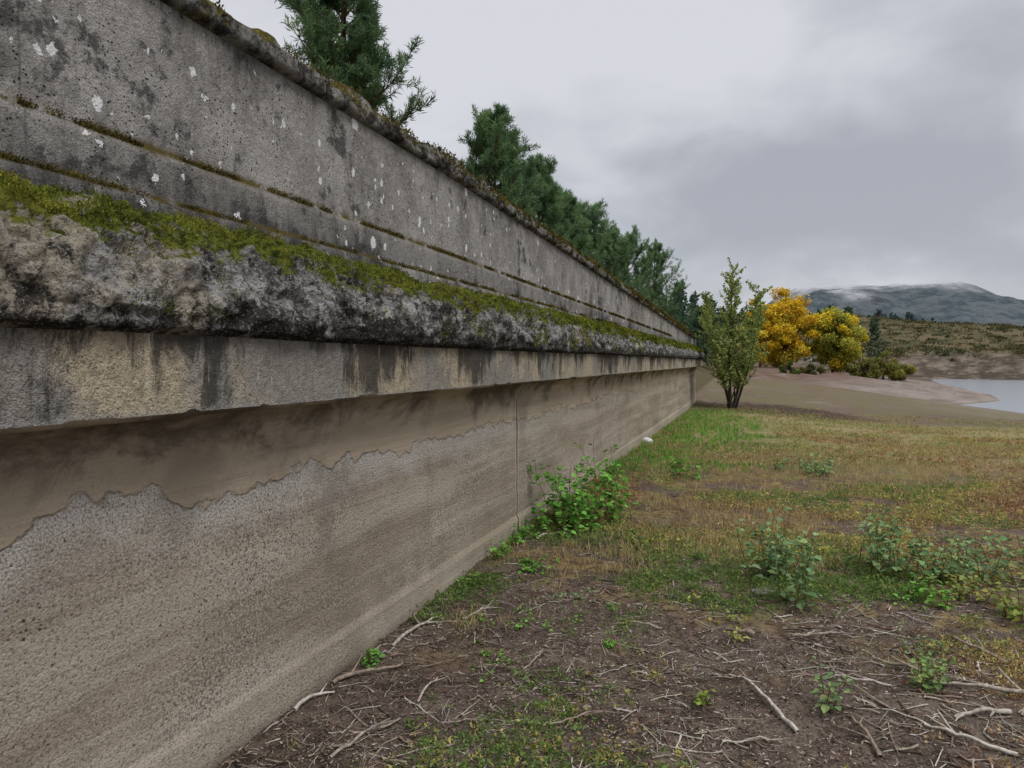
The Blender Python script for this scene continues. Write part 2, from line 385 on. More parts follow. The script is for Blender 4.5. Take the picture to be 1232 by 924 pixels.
# moss cushions on the cornice and ledges ------------------------------
b = B()
def moss(n, zlo, zhi, size, thr, cols, ymax, seed, bias=0., pw=1.9):
    ci = np.where((pts[:, 1] >= zlo) & (pts[:, 1] <= zhi) & (np.arange(Np) < marks[27]))[0]
    jj = R.choice(ci, n); yi = np.searchsorted(ys, 1.2+(ymax-1.2)*R.random(n)**pw); yi = np.clip(yi, 0, len(ys)-1)
    P = np.stack([X[yi, jj], Y[yi, jj], Z[yi, jj]], 1)
    mk = fbm(P[:, 0]*4, P[:, 1]*4, P[:, 2]*6, 5, seed, .62)+bias*ss(zlo, zhi, pts[jj, 1])
    ok = mk > thr+R.normal(0, .015, n); P = P[ok]; jj = jj[ok]; N = len(P)
    P = P + R.normal(size=(N, 3))*.007
    nd = np.stack([nrm[jj, 0], np.zeros(N), nrm[jj, 1]], 1)
    tone = fbm(P[:, 0]*7, P[:, 1]*7, P[:, 2]*7, 4, seed+3)
    ci_ = np.clip((tone*1.6-.3)*len(cols)+R.normal(0, .7, N), 0, len(cols)-1).astype(int)
    cc = np.array(cols)[ci_]
    lum = fbm(P[:, 0]*22, P[:, 1]*22, P[:, 2]*22, 2, seed+5)[:, None]
    far = 1+np.clip(P[:, 1]-3, 0, 30)*.22
    leaf4(b, P+nd*.002, nd+rnd(N)*.9+np.array([0, 0, .4]), size*R.uniform(.6, 1.3, N)*far, size*.45*far, cc*(.3+1.4*lum), 0)
mc = [(.065, .06, .02), (.10, .13, .02), (.17, .20, .03), (.27, .28, .04), (.15, .12, .03)]
moss(120000, .33, .515, .011, .575, mc, 28, 3, .10)
moss(26000, .14, .36, .010, .61, mc, 12, 13)
moss(24000, .756, .79, .010, .44, [(.05, .045, .02), (.11, .085, .02), (.17, .13, .03)], 20, 23)
moss(12000, .578, .60, .010, .48, [(.05, .05, .02), (.13, .10, .02), (.19, .15, .03)], 12, 29)
moss(30000, 1.36, 1.445, .018, .48, [(.04, .035, .02), (.07, .06, .02), (.13, .11, .03), (.10, .08, .03)], 28, 37)
b.build("moss", [FOL], False, None, wall)

# ---------------------------------------------------------------- TERRAIN
WL = -2.4
def terr(x, y, micro=True):
    x = np.asarray(x, float); y = np.asarray(y, float)
    pl = (fbm(x*.35, y*.35, 0, 3, 50)-.5)*.10
    pl = pl + .05*ss(-1.4, -2.0, x)*(fbm(y*1.3, y*0, 0, 2, 51))
    if micro:
        near = ss(14, 5, np.hypot(x, y))
        pl = pl + (fbm(x*3, y*3, 0, 4, 52)-.5)*.05 + near*(fbm(x*16, y*16, 0, 3, 54, .6)-.5)*.04
    pl = pl - .42*ss(13, 27, y)*ss(-1.5, 5, x)
    sh = np.interp(y, [0, 58, 66, 72, 80, 87, 110, 150, 191, 300], [24, 21, 18, 11.5, 20, 24.4, 28, 33, 39, 50])
    w = (fbm(x*.06, y*.06, 0, 4, 60)-.5)
    be = WL + .13*(sh-x+w*3); be = np.where(be > .3, .3+(be-.3)*.45, be); be = np.clip(be, -7, 2.2) + w*.5*ss(-2.4, -1.5, be)
    z = pl+(be-pl)*ss(24, 40, y)
    fy = 190-np.clip(x-39, 0, 250)*.28
    d2 = y-fy
    amp = np.clip(11-(x-40)*.08, 3.5, 12)
    gul = (fbm(x*.14, y*.03, 0, 4, 64)-.5)
    hill = -4+8.2*ss(-2, 11, d2+w*8+gul*9)+amp*ss(10, 85, d2)+ (fbm(x*.03, y*.03, 0, 4, 61)-.5)*5*ss(10, 60, d2)
    z = np.where(d2 > -10, np.maximum(z, hill), z)
    back = 2.05+(fbm(x*.3, y*.3, 0, 3, 66)-.5)*.2
    tb = np.where(y < 28.5, (x < -2.2)*1., ss(-1.5, -9, x))
    z = np.where(x < 5, np.maximum(z, z+(back-z)*tb), z)
    return z
def grid(c, n, k, far):
    t = np.linspace(-1, 1, n); return c+far*np.sinh(k*t)/math.sinh(k)
gx = grid(1.6, 660, 9.2, 6000); gy = grid(4.6, 660, 9.2, 6000)
GX, GY = np.meshgrid(gx, gy, indexing='ij'); GZ = terr(GX, GY)
g = np.arange(660*660).reshape(660, 660)
b = B(); b.add(np.stack([GX, GY, GZ], -1), np.stack([g[:-1, :-1], g[1:, :-1], g[1:, 1:], g[:-1, 1:]], -1), (.2, .2, .2))
def ground_mat():
    t = NT("ground_soil"); p = t.pos(); x, y, z = t.sep(p)
    n1 = t.noise(p, 2.3, 5, .65); n2 = t.noise(p, 14, 5, .7); n3 = t.noise(p, 70, 3, .75)
    c = t.mix(t.mr(n2, .35, .65), (.070, .052, .042), (.16, .122, .097))
    c = t.mix(t.mr(n1, .5, .66, 0, .65), c, (.20, .16, .125))
    c = t.mix(t.mr(n1, .48, .36, 0, .5), c, (.045, .034, .028))
    c = t.mix(t.mr(n3, .54, .66, 0, .6), c, (.33, .27, .215))
    c = t.mix(t.mr(n3, .45, .34, 0, .8), c, (.022, .016, .013))
    yy = t.ma('ADD', y, t.ma('MULTIPLY', t.ma('SUBTRACT', t.noise(p, 1.0, 5, .65), .5), 9.))
    yy = t.ma('ADD', yy, t.ma('MULTIPLY', t.mr(x, .2, 1.8), 1.0))
    mat = t.mr(yy, 3.8, 6.4)
    g1 = t.mix(t.mr(t.noise(p, 5, 4, .7), .35, .62), (.15, .088, .052), (.28, .215, .10))
    g1 = t.mix(t.mr(t.noise(p, 1.3, 5, .65), .53, .64), g1, (.21, .21, .07))
    g1 = t.mix(t.mr(n2, .53, .38, 0, .8), g1, (.075, .052, .038))
    c = t.mix(t.ma('MULTIPLY', mat, t.mr(t.noise(p, 2.0, 5, .68), .43, .55)), c, g1)
    far = t.mr(yy, 10, 17)
    fg = t.mix(t.mr(t.noise(t.scale(p, (.5, 1.3, 1)), .9, 5, .6), .42, .60), (.33, .26, .145), (.21, .22, .085))
    c = t.mix(far, c, t.mix(t.mr(n2, .3, .7, 0, .4), fg, (.15, .11, .06)))
    be = t.mr(t.ma('ADD', y, t.ma('MULTIPLY', n1, 4)), 26, 29)
    sn = t.mix(t.mr(t.noise(p, .25, 5, .6), .35, .65), (.165, .135, .112), (.25, .215, .185))
    sn = t.mix(t.mr(t.noise(p, 1.5, 5, .75), .5, .62, 0, .5), sn, (.11, .088, .07))
    strand = t.noise(t.comb(0., t.ma('MULTIPLY', z, 5.), 0.), 1.2, 4)
    sn = t.mix(t.mr(strand, .45, .6, 0, .35), sn, (.30, .265, .23))
    sn = t.mix(t.ma('MULTIPLY', t.mr(z, -1.4, .1), t.mr(t.noise(p, .5, 5, .7), .36, .54, .25, .95)), sn, (.125, .078, .056))
    sn = t.mix(t.ma('MULTIPLY', t.mr(y, 62, 45), t.mr(t.noise(p, .5, 4, .7), .4, .56, .1, .8)), sn, (.165, .15, .085))
    c = t.mix(be, c, sn)
    # dark drift debris round the foot of the lone sapling
    dx = t.ma('DIVIDE', t.ma('SUBTRACT', x, .9), 3.0); dy = t.ma('DIVIDE', t.ma('SUBTRACT', y, 27.), 2.6)
    dd = t.ma('ADD', t.ma('ADD', t.ma('MULTIPLY', dx, dx), t.ma('MULTIPLY', dy, dy)), t.ma('MULTIPLY', t.ma('SUBTRACT', n1, .5), 3.))
    c = t.mix(t.mr(dd, 1.2, .5, 0, .85), c, t.mix(t.mr(n2, .4, .6), (.035, .024, .02), (.11, .08, .065)))
    hg = t.mix(t.mr(t.noise(p, .10, 5, .75), .42, .58), (.125, .100, .060), (.068, .068, .038))
    hb = t.mix(t.mr(t.noise(t.scale(p, (1, 1, 3)), .25, 5, .75), .42, .64), (.072, .058, .045), (.19, .155, .12))
    hs = t.mix(t.mr(t.ma('ADD', z, t.ma('MULTIPLY', t.noise(p, .2, 4), 3)), 3.8, 5.6), hb, hg)
    c = t.mix(t.mr(y, 150, 170), c, hs)
    c = t.mix(t.ma('MULTIPLY', t.mr(x, -2.1, -2.3), t.mr(y, 200, 160)), c, (.10, .085, .05))
    h = t.ma('ADD', t.ma('MULTIPLY', n2, 2.), n3)
    return t.fin(t.dif(c, t.bump(h, .9, .022)))
b.build("ground", [ground_mat()], True)

# lake
b = B(); b.add([(6, 35, WL), (1500, 35, WL), (1500, 420, WL), (6, 420, WL)], [0, 1, 2, 3], (.5, .5, .5))
t = NT("lake_water"); p = t.pos()
h = t.noise(t.scale(p, (.5, 1, 1)), 1.6, 3, .6)
b.build("lake_water", [t.fin(t.bsdf((.27, .30, .33), .2, t.bump(h, .25, .05), .8))])

# mountain
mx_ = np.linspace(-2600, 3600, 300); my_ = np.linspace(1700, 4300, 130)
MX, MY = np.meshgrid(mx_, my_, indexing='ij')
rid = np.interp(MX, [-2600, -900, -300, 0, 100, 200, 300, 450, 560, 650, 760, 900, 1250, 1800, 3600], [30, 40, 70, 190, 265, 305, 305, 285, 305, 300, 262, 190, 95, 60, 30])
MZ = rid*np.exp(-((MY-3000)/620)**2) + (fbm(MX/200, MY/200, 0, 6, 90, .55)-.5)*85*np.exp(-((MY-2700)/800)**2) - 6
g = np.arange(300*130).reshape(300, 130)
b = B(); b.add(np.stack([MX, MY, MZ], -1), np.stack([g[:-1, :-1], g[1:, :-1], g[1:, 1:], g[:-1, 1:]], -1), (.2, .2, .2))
t = NT("mountain_forest_haze"); p = t.pos(); x, y, z = t.sep(p)
c = t.mix(t.mr(t.noise(p, .014, 7, .78), .42, .58), (.050, .066, .074), (.10, .114, .120))  # blue-grey tones put aerial haze into the forest colour itself
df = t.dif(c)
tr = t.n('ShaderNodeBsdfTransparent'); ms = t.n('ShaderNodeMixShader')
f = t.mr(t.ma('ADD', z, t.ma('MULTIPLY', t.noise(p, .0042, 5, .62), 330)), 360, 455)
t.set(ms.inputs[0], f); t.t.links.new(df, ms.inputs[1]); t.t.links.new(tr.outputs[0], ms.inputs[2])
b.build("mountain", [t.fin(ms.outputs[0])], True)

# ---------------------------------------------------------------- TREES
def pine(x, y, H, Rc, cb, nb=46, nn=15):
    b = B(); z0 = float(terr(x, y))-.1
    K = 9; tt = np.linspace(0, 1, K)
    P = np.stack([x+np.cumsum(R.normal(0, .05, K)), y+np.cumsum(R.normal(0, .05, K)), z0+H*tt], 1)
    tubes(b, P, .16*(1-tt*.88)*H/9, 8, (.16, .10, .07), 1)
    t0 = cb+(1-cb)*(np.arange(nb)/nb)**.9*.97
    az = np.arange(nb)*2.4+R.uniform(-.4, .4, nb)
    pr = np.interp((t0-cb)/(1-cb), [0, .15, .45, .8, 1], [.7, 1., 1., .72, .25])
    Lb = Rc*pr*R.uniform(.5, 1.2, nb)
    base = np.stack([np.interp(t0, tt, P[:, i]) for i in range(3)], 1)
    el = np.interp(t0, [cb, 1], [.05, 1.0])+R.uniform(-.15, .2, nb)
    d = np.stack([np.cos(az)*np.cos(el), np.sin(az)*np.cos(el), np.sin(el)], 1)
    BP = curve(base, d, Lb, 7, .13, .06)
    tubes(b, BP, (.035*np.linspace(1, .25, 7))[None]*(Lb/Rc)[:, None], 4, (.14, .09, .065), 1)
    sb, sd, sl = [], [], []
    for i in range(nb):
        for k_ in np.linspace(.3, 1, 10):
            for s_ in range(2):
                q_ = k_*6; i0 = min(int(q_), 5); pp = BP[i, i0]+(BP[i, i0+1]-BP[i, i0])*(q_-i0)
                dd = unit(BP[i, i0+1]-BP[i, i0]); sb.append(pp); sd.append(dd*.7+R.normal(0, .6, 3)+np.array([0, 0, .3])); sl.append(Lb[i]*(.16+.16*R.random())+.1)
    sb = np.array(sb); sd = np.array(sd); sl = np.array(sl)
    SP = curve(sb, sd, sl, 4, .15, .12); N = len(sb)
    tubes(b, SP, np.tile(np.array([.012, .01, .007, .004]), (N, 1)), 3, (.11, .08, .055), 1)
    T = np.concatenate([SP[:, 1], SP[:, 2], SP[:, 3], (SP[:, 2]+SP[:, 3])/2]); TD = np.concatenate([unit(SP[:, 3]-SP[:, 1])]*4)
    M = len(T); sh = np.tile(R.uniform(0, 1, (N, 1)), (4, 1))
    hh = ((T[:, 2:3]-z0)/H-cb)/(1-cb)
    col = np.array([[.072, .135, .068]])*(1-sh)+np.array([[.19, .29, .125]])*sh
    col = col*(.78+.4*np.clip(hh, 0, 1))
    TT = np.repeat(T, nn, 0)+R.normal(0, .03, (M*nn, 3)); DD = np.repeat(TD, nn, 0)*.7+rnd(M*nn)*.9+np.array([0, 0, .2])
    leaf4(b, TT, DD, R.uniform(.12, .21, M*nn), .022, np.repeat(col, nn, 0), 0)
    return b.build("pine_tree", [FOL, BARK])
for (x, y, H, Rc, cb, nb) in [(-9.0, 15.4, 10.2, 1.7, .30, 80), (-8.4, 24.0, 7.5, 1.75, .3, 62), (-8.0, 28.4, 7.2, 1.8, .2, 54),
                              (-8.1, 32.5, 6.6, 1.9, .2, 50), (-8.3, 37., 7.1, 2.1, .2, 50), (-7.8, 42.5, 6.9, 2.1, .15, 46), (-8.0, 49.5, 7.7, 2.4, .15, 46), (-7.6, 60, 8.4, 2.8, .1, 48)]:
    pine(x, y, H, Rc, cb, nb)

def broad(name, x, y, H, Rx, cols, nclump, nleaf, leafL, zb=.3, z0=None):
    b = B(); z0 = float(terr(x, y))-.1 if z0 is None else z0
    K = 6; tt = np.linspace(0, 1, K)
    P = np.stack([x+np.cumsum(R.normal(0, .08, K)), y+np.cumsum(R.normal(0, .08, K)), z0+H*.7*tt], 1)
    tubes(b, P, .2*(1-tt*.75), 7, (.10, .08, .06), 1)
    u = rnd(nclump)*(R.random((nclump, 1))**.4)
    zc = z0+H*(zb+1)/2; hz = H*(1-zb)/2
    Rr = Rx*np.where(u[:, 2] < 0, 1., 1-.25*u[:, 2])
    C = np.stack([x+u[:, 0]*Rr, y+u[:, 1]*Rr, zc+u[:, 2]*hz], 1)+R.normal(0, .25, (nclump, 3))
    st = np.stack([np.full(nclump, P[2, 0]), np.full(nclump, P[2, 1]), z0+H*R.uniform(.2, .55, nclump)], 1)
    L = np.linspace(0, 1, 5)[None, :, None]; BP = st[:, None]*(1-L)+C[:, None]*L + np.sin(L*math.pi)*np.array([0, 0, .35])
    tubes(b, BP, np.tile(np.linspace(.06, .012, 5), (nclump, 1)), 4, (.10, .08, .06), 1)
    n = nclump*nleaf; cl = np.repeat(C, nleaf, 0)
    off = rnd(n)*(R.random((n, 1))**.5)*np.repeat(R.uniform(.45, 1.0, (nclump, 1)), nleaf, 0)*Rx*.34*np.array([[1, 1, .75]])
    ci = np.array(cols)[R.integers(0, len(cols), nclump)]
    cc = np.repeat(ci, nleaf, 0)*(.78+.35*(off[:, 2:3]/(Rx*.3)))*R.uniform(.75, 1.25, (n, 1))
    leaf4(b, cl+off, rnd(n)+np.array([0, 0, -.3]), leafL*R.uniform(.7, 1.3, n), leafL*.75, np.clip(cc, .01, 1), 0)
    return b.build(name, [FOL, BARK])
yel = [(.80, .56, .04), (.74, .50, .04), (.82, .62, .06), (.55, .45, .06), (.66, .42, .04)]
yg = [(.66, .56, .06), (.50, .48, .08), (.78, .60, .05), (.36, .38, .07)]
broad("autumn_tree", 4.4, 117, 11.6, 4.5, yel, 95, 220, .34, .04)
broad("autumn_tree", 0.9, 112, 10.0, 3.0, yel, 50, 220, .34, .1)
broad("autumn_tree", 11.2, 119, 10.2, 4.3, yg, 95, 220, .34, .02)
broad("shrub", 18.5, 122, 3.6, 3.0, [(.24, .24, .06), (.33, .30, .07), (.16, .17, .05)], 30, 160, .3, 0.)
broad("shrub", 22., 128, 2.8, 2.4, [(.24, .24, .06), (.33, .27, .07)], 24, 160, .3, 0.)
broad("shrub", 15.0, 116, 2.4, 2.4, [(.14, .16, .05), (.25, .25, .07)], 24, 160, .3, 0.)
broad("shrub", 7.0, 100, 1.5, 1.6, [(.10, .11, .04), (.20, .18, .06)], 14, 120, .22, 0.)
broad("shrub", 4.2, 92, 1.1, 1.2, [(.12, .16, .04), (.18, .2, .06)], 12, 120, .2, 0.)

def sapling(x, y, H):
    b = B(); z0 = float(terr(x, y))-.05; ns = 14
    base = np.array([[x, y, z0]])+R.normal(0, .09, (ns, 3))*np.array([1, 1, 0])
    az = np.arange(ns)*2.4+R.uniform(-.3, .3, ns); sp = R.uniform(.22, .55, ns); sp[0] = .02; sp[1] = .14; sp[2] = .18; sp[3] = .2
    d = np.stack([np.cos(az)*sp, np.sin(az)*sp, np.ones(ns)], 1); L = H*R.uniform(.55, .84, ns); L[0] = H; L[1] = H*.95; L[2] = H*.9; L[3] = H*.88
    S = curve(base, d, L, 10, .06, .05)
    tubes(b, S, (np.linspace(.042, .007, 10))[None]*(L/H)[:, None], 6, (.085, .07, .055), 1)
    sb, sd, sl = [], [], []
    for i in range(ns):
        for q_ in np.linspace(2.3, 8.9, 24):
            i0 = int(q_); pp = S[i, i0]+(S[i, i0+1]-S[i, i0])*(q_-i0); a = R.uniform(0, 6.28)
            sb.append(pp); sd.append([math.cos(a), math.sin(a), R.uniform(.5, 1.4)]); sl.append(R.uniform(.25, 1.0)*np.interp(q_, [2, 4, 9], [.9, 1, .55]))
    sb, sd, sl = map(np.array, (sb, sd, sl)); SP = curve(sb, sd, sl, 6, .1, .05); N = len(sb)
    tubes(b, SP, np.tile(np.linspace(.009, .003, 6), (N, 1)), 3, (.13, .10, .06), 1)
    base_l = []
    for k_ in range(1, 6):
        for r_ in range(8):
            f = R.random((N, 1)); base_l.append(SP[:, k_]*(f)+SP[:, k_-1]*(1-f))
    Lb = np.concatenate(base_l); n = len(Lb)
    tone = fbm(Lb[:, 0]*2, Lb[:, 1]*2, Lb[:, 2]*2, 3, 70)[:, None]
    col = (np.array([[.18, .25, .07]])*(1-tone)+np.array([[.40, .44, .15]])*tone)*R.uniform(.7, 1.3, (n, 1))
    leaf4(b, Lb, rnd(n)+np.array([0, 0, -.1]), R.uniform(.07, .13, n), .058, col, 0)
    return b.build("sapling_tree", [FOL, BARK])
sapling(-.66, 26.4, 4.8)

def forest(name, pos, hs, col, q=150, lf=.8):
    b = B()
    for (x, y), H in zip(pos, hs):
        z0 = float(terr(x, y)); n = q; t_ = R.random(n)**.8
        rr = H*.28*(1-t_*.85)*np.sqrt(R.random(n)); a = R.uniform(0, 6.28, n)
        C = np.stack([x+rr*np.cos(a), y+rr*np.sin(a), z0+H*(.12+.88*t_)], 1)
        leaf4(b, C, rnd(n)+np.array([0, 0, .3]), lf*R.uniform(.6, 1.3, n), lf*.5, jit(np.array(col)*R.uniform(.7, 1.3), n, .3))
    return b.build(name, [FOL])
pp = [(R.uniform(-24, -3.5), R.uniform(70, 118)) for _ in range(80)]
forest("distant_pine_forest", pp, R.uniform(5.2, 7.8, 80), (.06, .10, .06), 420, .5)
pp = [(R.uniform(2, 20), R.uniform(132, 150)) for _ in range(26)]
forest("distant_pine_forest", pp, R.uniform(8, 11, 26), (.05, .08, .045), 300, .6)
pp = [(R.uniform(-60, 75), R.uniform(360, 430)) for _ in range(240)]
forest("distant_pine_forest", pp, R.uniform(7, 10, 240), (.05, .075, .065), 120, 1.2)
b = B(); n = 2600; xs = R.uniform(22, 200, n); dd = R.random(n)**1.2*120+9; yv = 190-np.clip(xs-39, 0, 250)*.28+dd
zv = terr(xs, yv)
for i in range(n):
    m = 24; s_ = R.uniform(.3, 1.1)
    C = np.array([xs[i], yv[i], zv[i]])+R.normal(0, 1, (m, 3))*np.array([.9, .9, .28])*s_+np.array([0, 0, .1])
    c = [(.06, .07, .03), (.11, .10, .045), (.05, .06, .03), (.15, .115, .055)][i % 4]
    leaf4(b, C, rnd(m), .55, .42, jit(c, m, .3))
b.build("hillside_scrub", [FOL])

# ---------------------------------------------------------------- GROUND COVER
def gpos(n, a0, a1, pw=1.):
    a = a0+(a1-a0)*R.random(n)**pw
    lat = a*R.uniform(-1.0, .95, n); x = lat*cT-a*sT; y = lat*sT+a*cT
    ok = (x > -1.97) & (y > .3); return x[ok], y[ok], a[ok]
def P3(x, y, dz=0.): return np.stack([x, y, terr(x, y)+dz], 1)
G = [(.14, .22, .055), (.19, .26, .08), (.11, .17, .05)]
YG = [(.38, .34, .09), (.48, .41, .14), (.29, .29, .09)]
RU = [(.26, .135, .07), (.20, .105, .06), (.37, .24, .11), (.46, .34, .17), (.33, .22, .12)]
b = B()
def weeds(n, a0, a1, h, nl, lw, pw, thr_shift=0., gb=0.):
    x, y, a = gpos(n, a0, a1, pw)
    dens = fbm(x*.9, y*.9, 0, 5, 200, .6)+.11*ss(2.8, 7.5, a+(fbm(x*.9, y*.9, 0, 4, 205)-.5)*9+.8*ss(.2, 1.8, x))-.035+.10*ss(-.9, -1.9, x)*ss(3.2, 5, a)
    dens = dens+.12*ss(1.2, -.3, np.hypot(x+.75, (y-3.9)*.55))
    ok = dens > (.54+thr_shift+R.normal(0, .045, len(x))); x, y, a = x[ok], y[ok], a[ok]; N = len(x)
    kind = fbm(x*.55, y*.55, 0, 4, 210)+R.normal(0, .07, N)+.12*ss(.2, -1.8, x)+gb
    ci = R.integers(0, 3, N)
    col = np.where((kind > .63)[:, None], np.array(G)[ci], np.where((kind > .52)[:, None], np.array(YG)[ci], np.array(RU)[R.integers(0, 5, N)]))
    hh = h*R.uniform(.4, 1.3, N)
    P = np.repeat(P3(x, y, -.004), nl, 0); M = len(P); H_ = np.repeat(hh, nl)
    st = R.random(M)
    P = P+np.stack([R.normal(0, .4, M)*H_, R.normal(0, .4, M)*H_, st*H_*.8], 1)
    D = rnd(M)*np.array([1, 1, .5])+np.array([0, 0, .55])
    leaf4(b, P, D, H_*R.uniform(.35, .7, M), H_*lw*R.uniform(.6, 1.3, M), jit(np.repeat(col, nl, 0), M, .3), 0)
weeds(46000, 2.4, 5.4, .034, 8, .28, .8, .01, .08)
weeds(46000, 4.2, 9.5, .050, 9, .22, .9, .015, .01)
weeds(34000, 8., 17, .060, 8, .22, .8, .03)
weeds(26000, 15, 27, .055, 7, .25, .9, .05)
b.build("weeds", [FOL])
b = B()
def grass(n, a0, a1, h, w, f, col, pw=1.):
    x, y, a = gpos(n, a0, a1, pw); ok = f(x, y, a) > R.random(len(x)); x, y = x[ok], y[ok]; N = len(x); nl = 5
    P = np.repeat(P3(x, y, -.005), nl, 0); M = len(P); P[:, :2] += R.normal(0, h*.25, (M, 2))
    D = rnd(M)*.55+np.array([0, 0, 1.]); c = np.array(col)[R.integers(0, len(col), N)]
    leaf4(b, P, D, h*R.uniform(.5, 1.3, M), w, jit(np.repeat(c, nl, 0), M, .25), 0)
grass(30000, 9, 24, .11, .013, lambda x, y, a: ss(.3, -1., x+(fbm(x*.8, y*.8, 0, 4, 220)-.5)*4.)*ss(9, 13, a), [(.14, .34, .05), (.20, .40, .07), (.27, .35, .09), (.10, .26, .04)])
grass(42000, 3.6, 14, .09, .0055, lambda x, y, a: ss(.46, .60, fbm(x*.6, y*.6, 0, 4, 230))*.85, [(.50, .39, .21), (.42, .30, .15), (.34, .30, .13)])
grass(30000, 11, 26, .065, .012, lambda x, y, a: ss(.40, .58, fbm(x*.3, y*.5, 0, 3, 240)), [(.30, .31, .11), (.46, .38, .19), (.40, .32, .15), (.24, .27, .09)])
b.build("grass", [FOL])
b = B(); x, y, a = gpos(120000, 2.2, 9, 1.35)
ok = fbm(x*1.3, y*1.3, 0, 4, 250) > .36; x, y = x[ok], y[ok]; n = len(x)
cl = np.array([(.05, .035, .025), (.12, .08, .055), (.26, .21, .16), (.03, .022, .018), (.42, .37, .31), (.17, .11, .07)])[R.integers(0, 6, n)]
leaf4(b, P3(x, y, .004), rnd(n)*np.array([1, 1, .22]), R.uniform(.006, .036, n), R.uniform(.002, .011, n), jit(cl, n), 0, side=unit(rnd(n)*np.array([1, 1, .35])))
b.build("leaf_litter", [DRY])
b = B()
def twigs(n, a0, a1, Lr, rr, pw, xmax=99, cols=((.38, .33, .27), (.24, .18, .14), (.52, .47, .41), (.10, .07, .055)), wob=.16, xmin=-9):
    x, y, a = gpos(n, a0, a1, pw); ok = (x < xmax) & (x > xmin) & (fbm(x*1.1, y*1.1, 0, 3, 260) > .38); x, y = x[ok], y[ok]; N = len(x)
    L = Lr[0]+(Lr[1]-Lr[0])*R.random(N)**2.5; az = R.uniform(0, 6.28, N)
    d = np.stack([np.cos(az), np.sin(az), R.normal(0, .06, N)], 1)
    P = curve(P3(x, y, .006), d, L, 6, wob)
    g = terr(P[..., 0], P[..., 1])+.004+rr[0]; P[..., 2] = np.maximum(g, P[..., 2]*.4+g*.6); P[..., 0] = np.maximum(P[..., 0], -1.955)
    r = R.uniform(rr[0], rr[1], N)[:, None]*np.linspace(1, .45, 6)[None]
    tubes(b, P, r, 5, jit(np.array(cols)[R.integers(0, len(cols), N)], N), 0)
twigs(8500, 2.3, 5.4, (.02, .18), (.0010, .0034), 1., wob=.08)
twigs(800, 2.3, 6.5, (.08, .30), (.002, .0065), 1., wob=.09)
twigs(900, 2.3, 4.6, (.08, .32), (.002, .007), 1., wob=.08, xmin=.2)
twigs(1200, 4.5, 10, (.05, .3), (.002, .004), 1.)
twigs(1000, 2.3, 7.0, (.06, .35), (.0015, .006), 1.2, -1.35, wob=.10)
b.build("twig_litter", [BARK], True)

def branch(lat, ahead, ang, L, r, col=(.40, .36, .31), forks=2, lift=.02):
    b = B(); x, y = spot(lat, ahead); az = math.radians(ang)
    d = np.array([[math.cos(az), math.sin(az), 0.]])
    p0 = np.array([[x, y, 0.]])-d*L*.5
    P = curve(p0, d, L, 12, .08)[0]
    def settle(P, r, lf):
        g = terr(P[:, 0], P[:, 1]); P[:, 2] = g+r*.8+lf*np.sin(np.linspace(0, 3.1, len(P)))+R.normal(0, .002, len(P)); P[:, 0] = np.maximum(P[:, 0], -1.95); return P
    P = settle(P, r, lift); tubes(b, P, r*np.linspace(1, .5, 12)*R.uniform(.88, 1.12, 12), 8, np.array(col))
    for k_ in range(forks):
        i = R.integers(3, 10); s_ = random.choice((-1, 1)); az2 = az+s_*R.uniform(.4, .9)
        Q = curve(P[i][None], np.array([[math.cos(az2), math.sin(az2), R.uniform(0, .35)]]), L*R.uniform(.25, .5), 8, .12)[0]
        z = Q[:, 2].copy(); g = terr(Q[:, 0], Q[:, 1]); Q[:, 2] = np.maximum(z, g+r*.4); Q[:, 0] = np.maximum(Q[:, 0], -1.95)
        tubes(b, Q, r*np.linspace(.6, .25, 8), 6, np.array(col)*.95)
    return b.build("fallen_branch", [BARK], True)
for a in [(1.16, 3.4, 118, .60, .010, (.56, .52, .47), 0), (1.33, 4.27, 150, .17, .016, (.34, .27, .21), 0), (-.55, 4.3, 80, .5, .011, (.46, .41, .35), 2),
          (-.95, 3.42, 60, .28, .010, (.56, .52, .47), 1), (-.62, 3.1, 75, .4, .008, (.40, .35, .29), 2), (-.42, 3.55, 100, .3, .006, (.50, .45, .38), 1),
          (2.0, 3.75, 140, .4, .012, (.36, .30, .24), 3), (1.9, 3.05, 160, .35, .010, (.56, .52, .45), 2), (2.1, 3.3, 200, .3, .012, (.46, .41, .35), 3),
          (1.7, 3.6, 185, .3, .007, (.48, .44, .39), 2), (.75, 4.4, 175, .3, .007, (.38, .32, .26), 1), (2.5, 4.0, 130, .4, .010, (.34, .28, .23), 3),
          (.15, 3.9, 60, .25, .006, (.32, .27, .22), 2), (-.2, 4.6, 70, .35, .008, (.46, .41, .35), 2), (1.0, 3.05, 20, .25, .005, (.5, .45, .38), 2),
          (.35, 6.6, 60, .4, .012, (.54, .50, .46), 1), (-.75, 3.75, 62, .4, .012, (.32, .26, .21), 1), (.3, 3.2, 40, .3, .005, (.34, .28, .23), 2),
          (1.5, 3.1, 100, .35, .009, (.30, .24, .19), 2), (2.3, 3.5, 170, .5, .013, (.42, .37, .31), 2), (1.8, 4.2, 20, .4, .009, (.36, .30, .25), 2)]:
    branch(*a)
